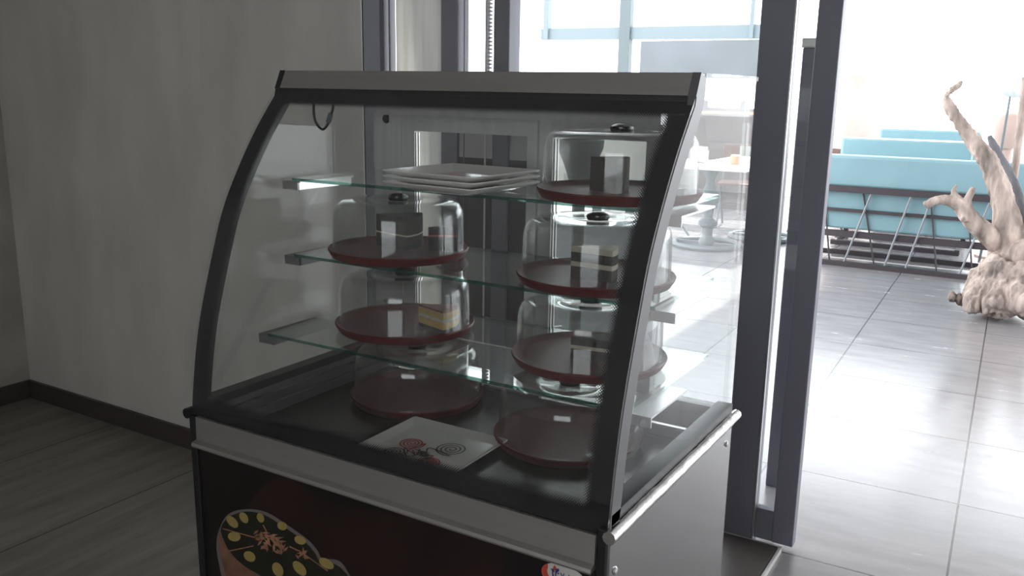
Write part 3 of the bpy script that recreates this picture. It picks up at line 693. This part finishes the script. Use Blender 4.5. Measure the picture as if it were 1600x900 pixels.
for v in bm.verts:
    rr = math.hypot(v.co.x, v.co.y)
    if rr > .12: v.co.z += .012 * math.sin(14 * math.atan2(v.co.y, v.co.x))
link('bowl', bm, M['render_white'], st, True)
for k in range(4):
    a = PI / 4 + k * PI / 2; bm = bmesh.new(); tube(bm, [(.06 * math.cos(a), .06 * math.sin(a), c.z - .08), (.09 * math.cos(a), .09 * math.sin(a), .6), (.15 * math.cos(a), .15 * math.sin(a), 0)], .008, 6); link('leg', bm, M['iron'], st)
c = at(1577, 205, 1, 7.6); zb = at(1577, 232, 1, 7.6).z
bm = bmesh.new(); lathe(bm, [(0, 0), (.07, 0), (.11, .08), (.12, .18), (.10, .27), (.06, .30), (.05, .29), (.0, .28)], 32)
for v in bm.verts: v.co.z += zb
lathe(bm, [(0, 0), (.14, 0), (.14, .02), (.04, .04), (.04, zb), (0, zb)], 24)
o = link('terracotta_urn', bm, M['peach'], None, True); o.location = (c.x, 7.6, 0); tag(o, 'pink urn on a pedestal under the white frilled bowl', 'urn')
# large peach jar far behind the benches
c = at(1340, 200, 1, 9.6); ztop = at(1340, 118, 1, 9.6).z
bm = bmesh.new(); lathe(bm, [(0, 0), (.14, 0), (.2, ztop * .25), (.24, ztop * .55), (.23, ztop * .75), (.15, ztop * .93), (.17, ztop), (.13, ztop), (.12, ztop * .95), (0, ztop * .9)], 40)
o = link('floor_jar', bm, M['peach'], None, True); o.location = (c.x, 9.6, 0); tag(o, 'tall peach floor jar behind the turquoise benches, left end', 'jar')
# parapet and rail, pergola
sbox('wall_terrace', (-9, 6, 11.2, 11.4, 0, 1.05), M['render_white'], 'low white wall at the end of the terrace')
YP = 9.35
z1 = at(1100, 168, 1, YP).z
fb = thing('parapet_screen', (-1.9, YP, 0), 'brown-grey screen with orange rail behind the white tables', 'screen')
bm = bmesh.new(); box(bm, -1.6, .55, 0, .08, 0, z1, .004); link('panel', bm, M['fence'], fb)
bm = bmesh.new(); zr = at(1100, 175.5, 1, YP - .03).z; box(bm, -1.6, .55, -.03, .0, zr - .018, zr + .018, .004); link('rail', bm, M['orange_wood'], fb)
for px in (1103, 1162):
    p = at(px, 164, 1, YP + .02); bm = bmesh.new(); box(bm, p.x + 1.9 - .032, p.x + 1.9 + .032, -.02, .1, z1 - .04, z1 + .085, .012); link('clamp', bm, M['bench_steel'], fb)
pg = thing('pergola', (0, 9, 0), 'pale teal pergola frame with hanging slate sheet, above the case', 'pergola')
def pgx(px, py): p = at(px, py, 1, 9); return p.x, p.z
(xa, za), (xb, zb) = pgx(845, 62), pgx(1188, 60)
bm = bmesh.new()
v = [bm.verts.new(q) for q in ((xa, 0, za), (xb, 0, zb), (xb, 0, pgx(1188, 38)[1]), (xa, 0, pgx(845, 45)[1]), (xa, .12, za), (xb, .12, zb), (xb, .12, pgx(1188, 38)[1]), (xa, .12, pgx(845, 45)[1]))]
for q in ((0, 1, 2, 3), (7, 6, 5, 4), (0, 4, 5, 1), (1, 5, 6, 2), (2, 6, 7, 3), (3, 7, 4, 0)): bm.faces.new([v[k] for k in q])
link('beam', bm, M['pale_teal_paint'], pg)
for px0, px1, zlow, m_ in ((851, 858, za, 'pale_teal_paint'), (969, 986, 0, 'iron'), (1172, 1178, zb, 'pale_teal_paint')):
    x0 = pgx(px0, 50)[0]; x1 = pgx(px1, 50)[0]; bm = bmesh.new(); box(bm, x0, x1, -.04, .06, zlow, 3.2, .004); link('post', bm, M[m_], pg)
bm = bmesh.new(); box(bm, xa, xb, .0, .1, 3.1, 3.2); link('beam', bm, M['pale_teal_paint'], pg)
bm = bmesh.new(); x0 = pgx(1001, 90)[0]; x1 = pgx(1197, 90)[0] + .05; box(bm, x0, x1, -.02, .02, pgx(1100, 122)[1], pgx(1100, 63)[1], .004); link('hanging_sheet', bm, M['slate'], pg)
# outdoor glass screen frame standing square to the door
sc_ = thing('barrier_post', (.69, 1.9, 0), 'dark slim post with a pale cap standing just outside the door leaf', 'post')
bm = bmesh.new(); box(bm, -.030, .016, -.01, .01, .0, 1.50, .004); link('post', bm, M['dark_alu'], sc_)
bm = bmesh.new(); box(bm, -.034, .020, -.014, .014, 1.50, 1.53, .004); link('cap', bm, M['trim_light'], sc_)
# low grey wall and tapered pot seen through the rear doors
a = at(858, 205, 1, 3.0); b = at(1030, 205, 1, 3.0); zl = at(940, 318, 1, 3.0).z
o = thing('garden_screen', (-.55, 3.0, 0), 'low grey screen on two legs outside, seen through the right rear door of the case', 'screen')
bm = bmesh.new(); box(bm, -.40, .33, 0, .05, .785, 1.20, .004); link('panel', bm, M['grey_wall'], o)
bm = bmesh.new(); box(bm, -.40, .33, .005, .045, .06, .715, .004); link('lower_panel', bm, M['slate'], o)
for px in (929, 981):
    x = at(px, 335, 1, 3.0).x + .55; bm = bmesh.new(); box(bm, x - .022, x + .022, .012, .038, 0, .79, .003); link('leg', bm, M['iron'], o)
c = at(905, 286, 1, 2.6); zt = at(905, 218, 1, 2.6).z
bm = bmesh.new(); hh = zt - c.z; lathe(bm, [(0, 0), (.045, 0), (.075, hh * .45), (.105, hh * .8), (.11, hh), (.10, hh), (.09, hh * .8), (0, hh * .7)], 40)
for v in bm.verts: v.co.z += c.z
lathe(bm, [(0, 0), (.11, 0), (.11, .02), (.03, .05), (.03, c.z - .02), (.06, c.z), (0, c.z)], 24)
o = link('tapered_pot', bm, M['grey_pot'], None, True); o.location = (c.x, 2.6, 0); tag(o, 'grey tapered pot on a stem, outside behind the rear door of the case', 'pot')

# cafe tables with iron bases
def cafe_table(x, y, label):
    t = thing('cafe_table', (x, y, 0), label, 'table', 'white cafe tables on the terrace')
    bm = bmesh.new(); box(bm, -.42, .42, -.36, .36, .715, .75, .008); link('tabletop', bm, M['white_paint'], t)
    bm = bmesh.new(); lathe(bm, [(0, .02), (.07, .02), (.075, .05), (.045, .10), (.05, .17), (.085, .20), (.085, .23), (.04, .26), (.045, .34), (.085, .41), (.09, .46), (.05, .53), (.035, .60), (.06, .66), (.06, .715), (0, .715)], 28); link('pedestal', bm, M['iron'], t, True)
    bm = bmesh.new(); tube(bm, [(.29 * math.cos(2 * PI * k / 40), .29 * math.sin(2 * PI * k / 40), .024) for k in range(40)], .024, 8, 0, True); box(bm, -.28, .28, -.02, .02, .012, .04); link('ring_foot', bm, M['iron'], t)
    return t
cafe_table(-1.19, 6.62, 'nearer white cafe table with baluster base and ring foot, left of the dark door jamb')
cafe_table(-.90, 7.35, 'farther white cafe table with baluster base, half hidden by the door jamb')
def bistro_chair(x, y, rz, label):
    t = thing('bistro_chair', (x, y, 0), label, 'chair', 'brown bistro chairs round the cafe tables', rz)
    bm = bmesh.new(); box(bm, -.2, .2, -.2, .2, .44, .465, .01); link('seat', bm, M['chair_brown'], t)
    bm = bmesh.new(); box(bm, -.2, .2, .19, .215, .68, .84, .008); link('backrest', bm, M['chair_brown'], t)
    for sx in (-.18, .18):
        bm = bmesh.new(); tube(bm, [(sx, -.22, 0), (sx, 0, .24), (sx, .2, .46), (sx, .205, .84)], .011, 6); link('leg', bm, M['iron'], t)
        bm = bmesh.new(); tube(bm, [(sx * .9, .22, 0), (sx * .9, 0, .24), (sx * .9, -.19, .45)], .011, 6); link('leg', bm, M['iron'], t)
    return t
bistro_chair(-1.75, 6.9, 1.35, 'brown bistro chair at the left end of the nearer white table')
bistro_chair(-1.35, 8.0, .2, 'brown bistro chair behind the two white tables')
bistro_chair(-.55, 8.1, -.5, 'brown bistro chair at the back of the farther table')
# things on the nearer table
bm = bmesh.new(); lathe(bm, [(0, 0), (.045, 0), (.05, .17), (.047, .17), (.042, .008), (0, .008)], 28)
o = link('glass_tumbler', bm, M['shelf_glass'], None, True); o.location = (-.86, 6.5, .7503); tag(o, 'tall clear tumbler at the right end of the nearer white table', 'glass')
bm = bmesh.new(); lathe(bm, [(0, 0), (.04, 0), (.05, .03), (.045, .075), (.03, .085), (0, .085)], 24)
o = link('candle_pot', bm, M['orange_wood'], None, True); o.location = (-.98, 6.62, .7503); tag(o, 'small orange candle pot beside the clear tumbler', 'candle pot')
nh = thing('napkin_holder', (-1.3, 6.6, .7503), 'white napkin holder on the nearer white table', 'napkin holder')
bm = bmesh.new(); box(bm, -.07, .07, -.04, .04, 0, .012, .003); box(bm, -.07, .07, -.04, -.034, 0, .11, .002); box(bm, -.07, .07, .034, .04, 0, .11, .002); link('holder', bm, M['alu'], nh)
bm = bmesh.new(); box(bm, -.062, .062, -.032, .032, .0125, .14, .004); link('napkins', bm, M['render_white'], nh)
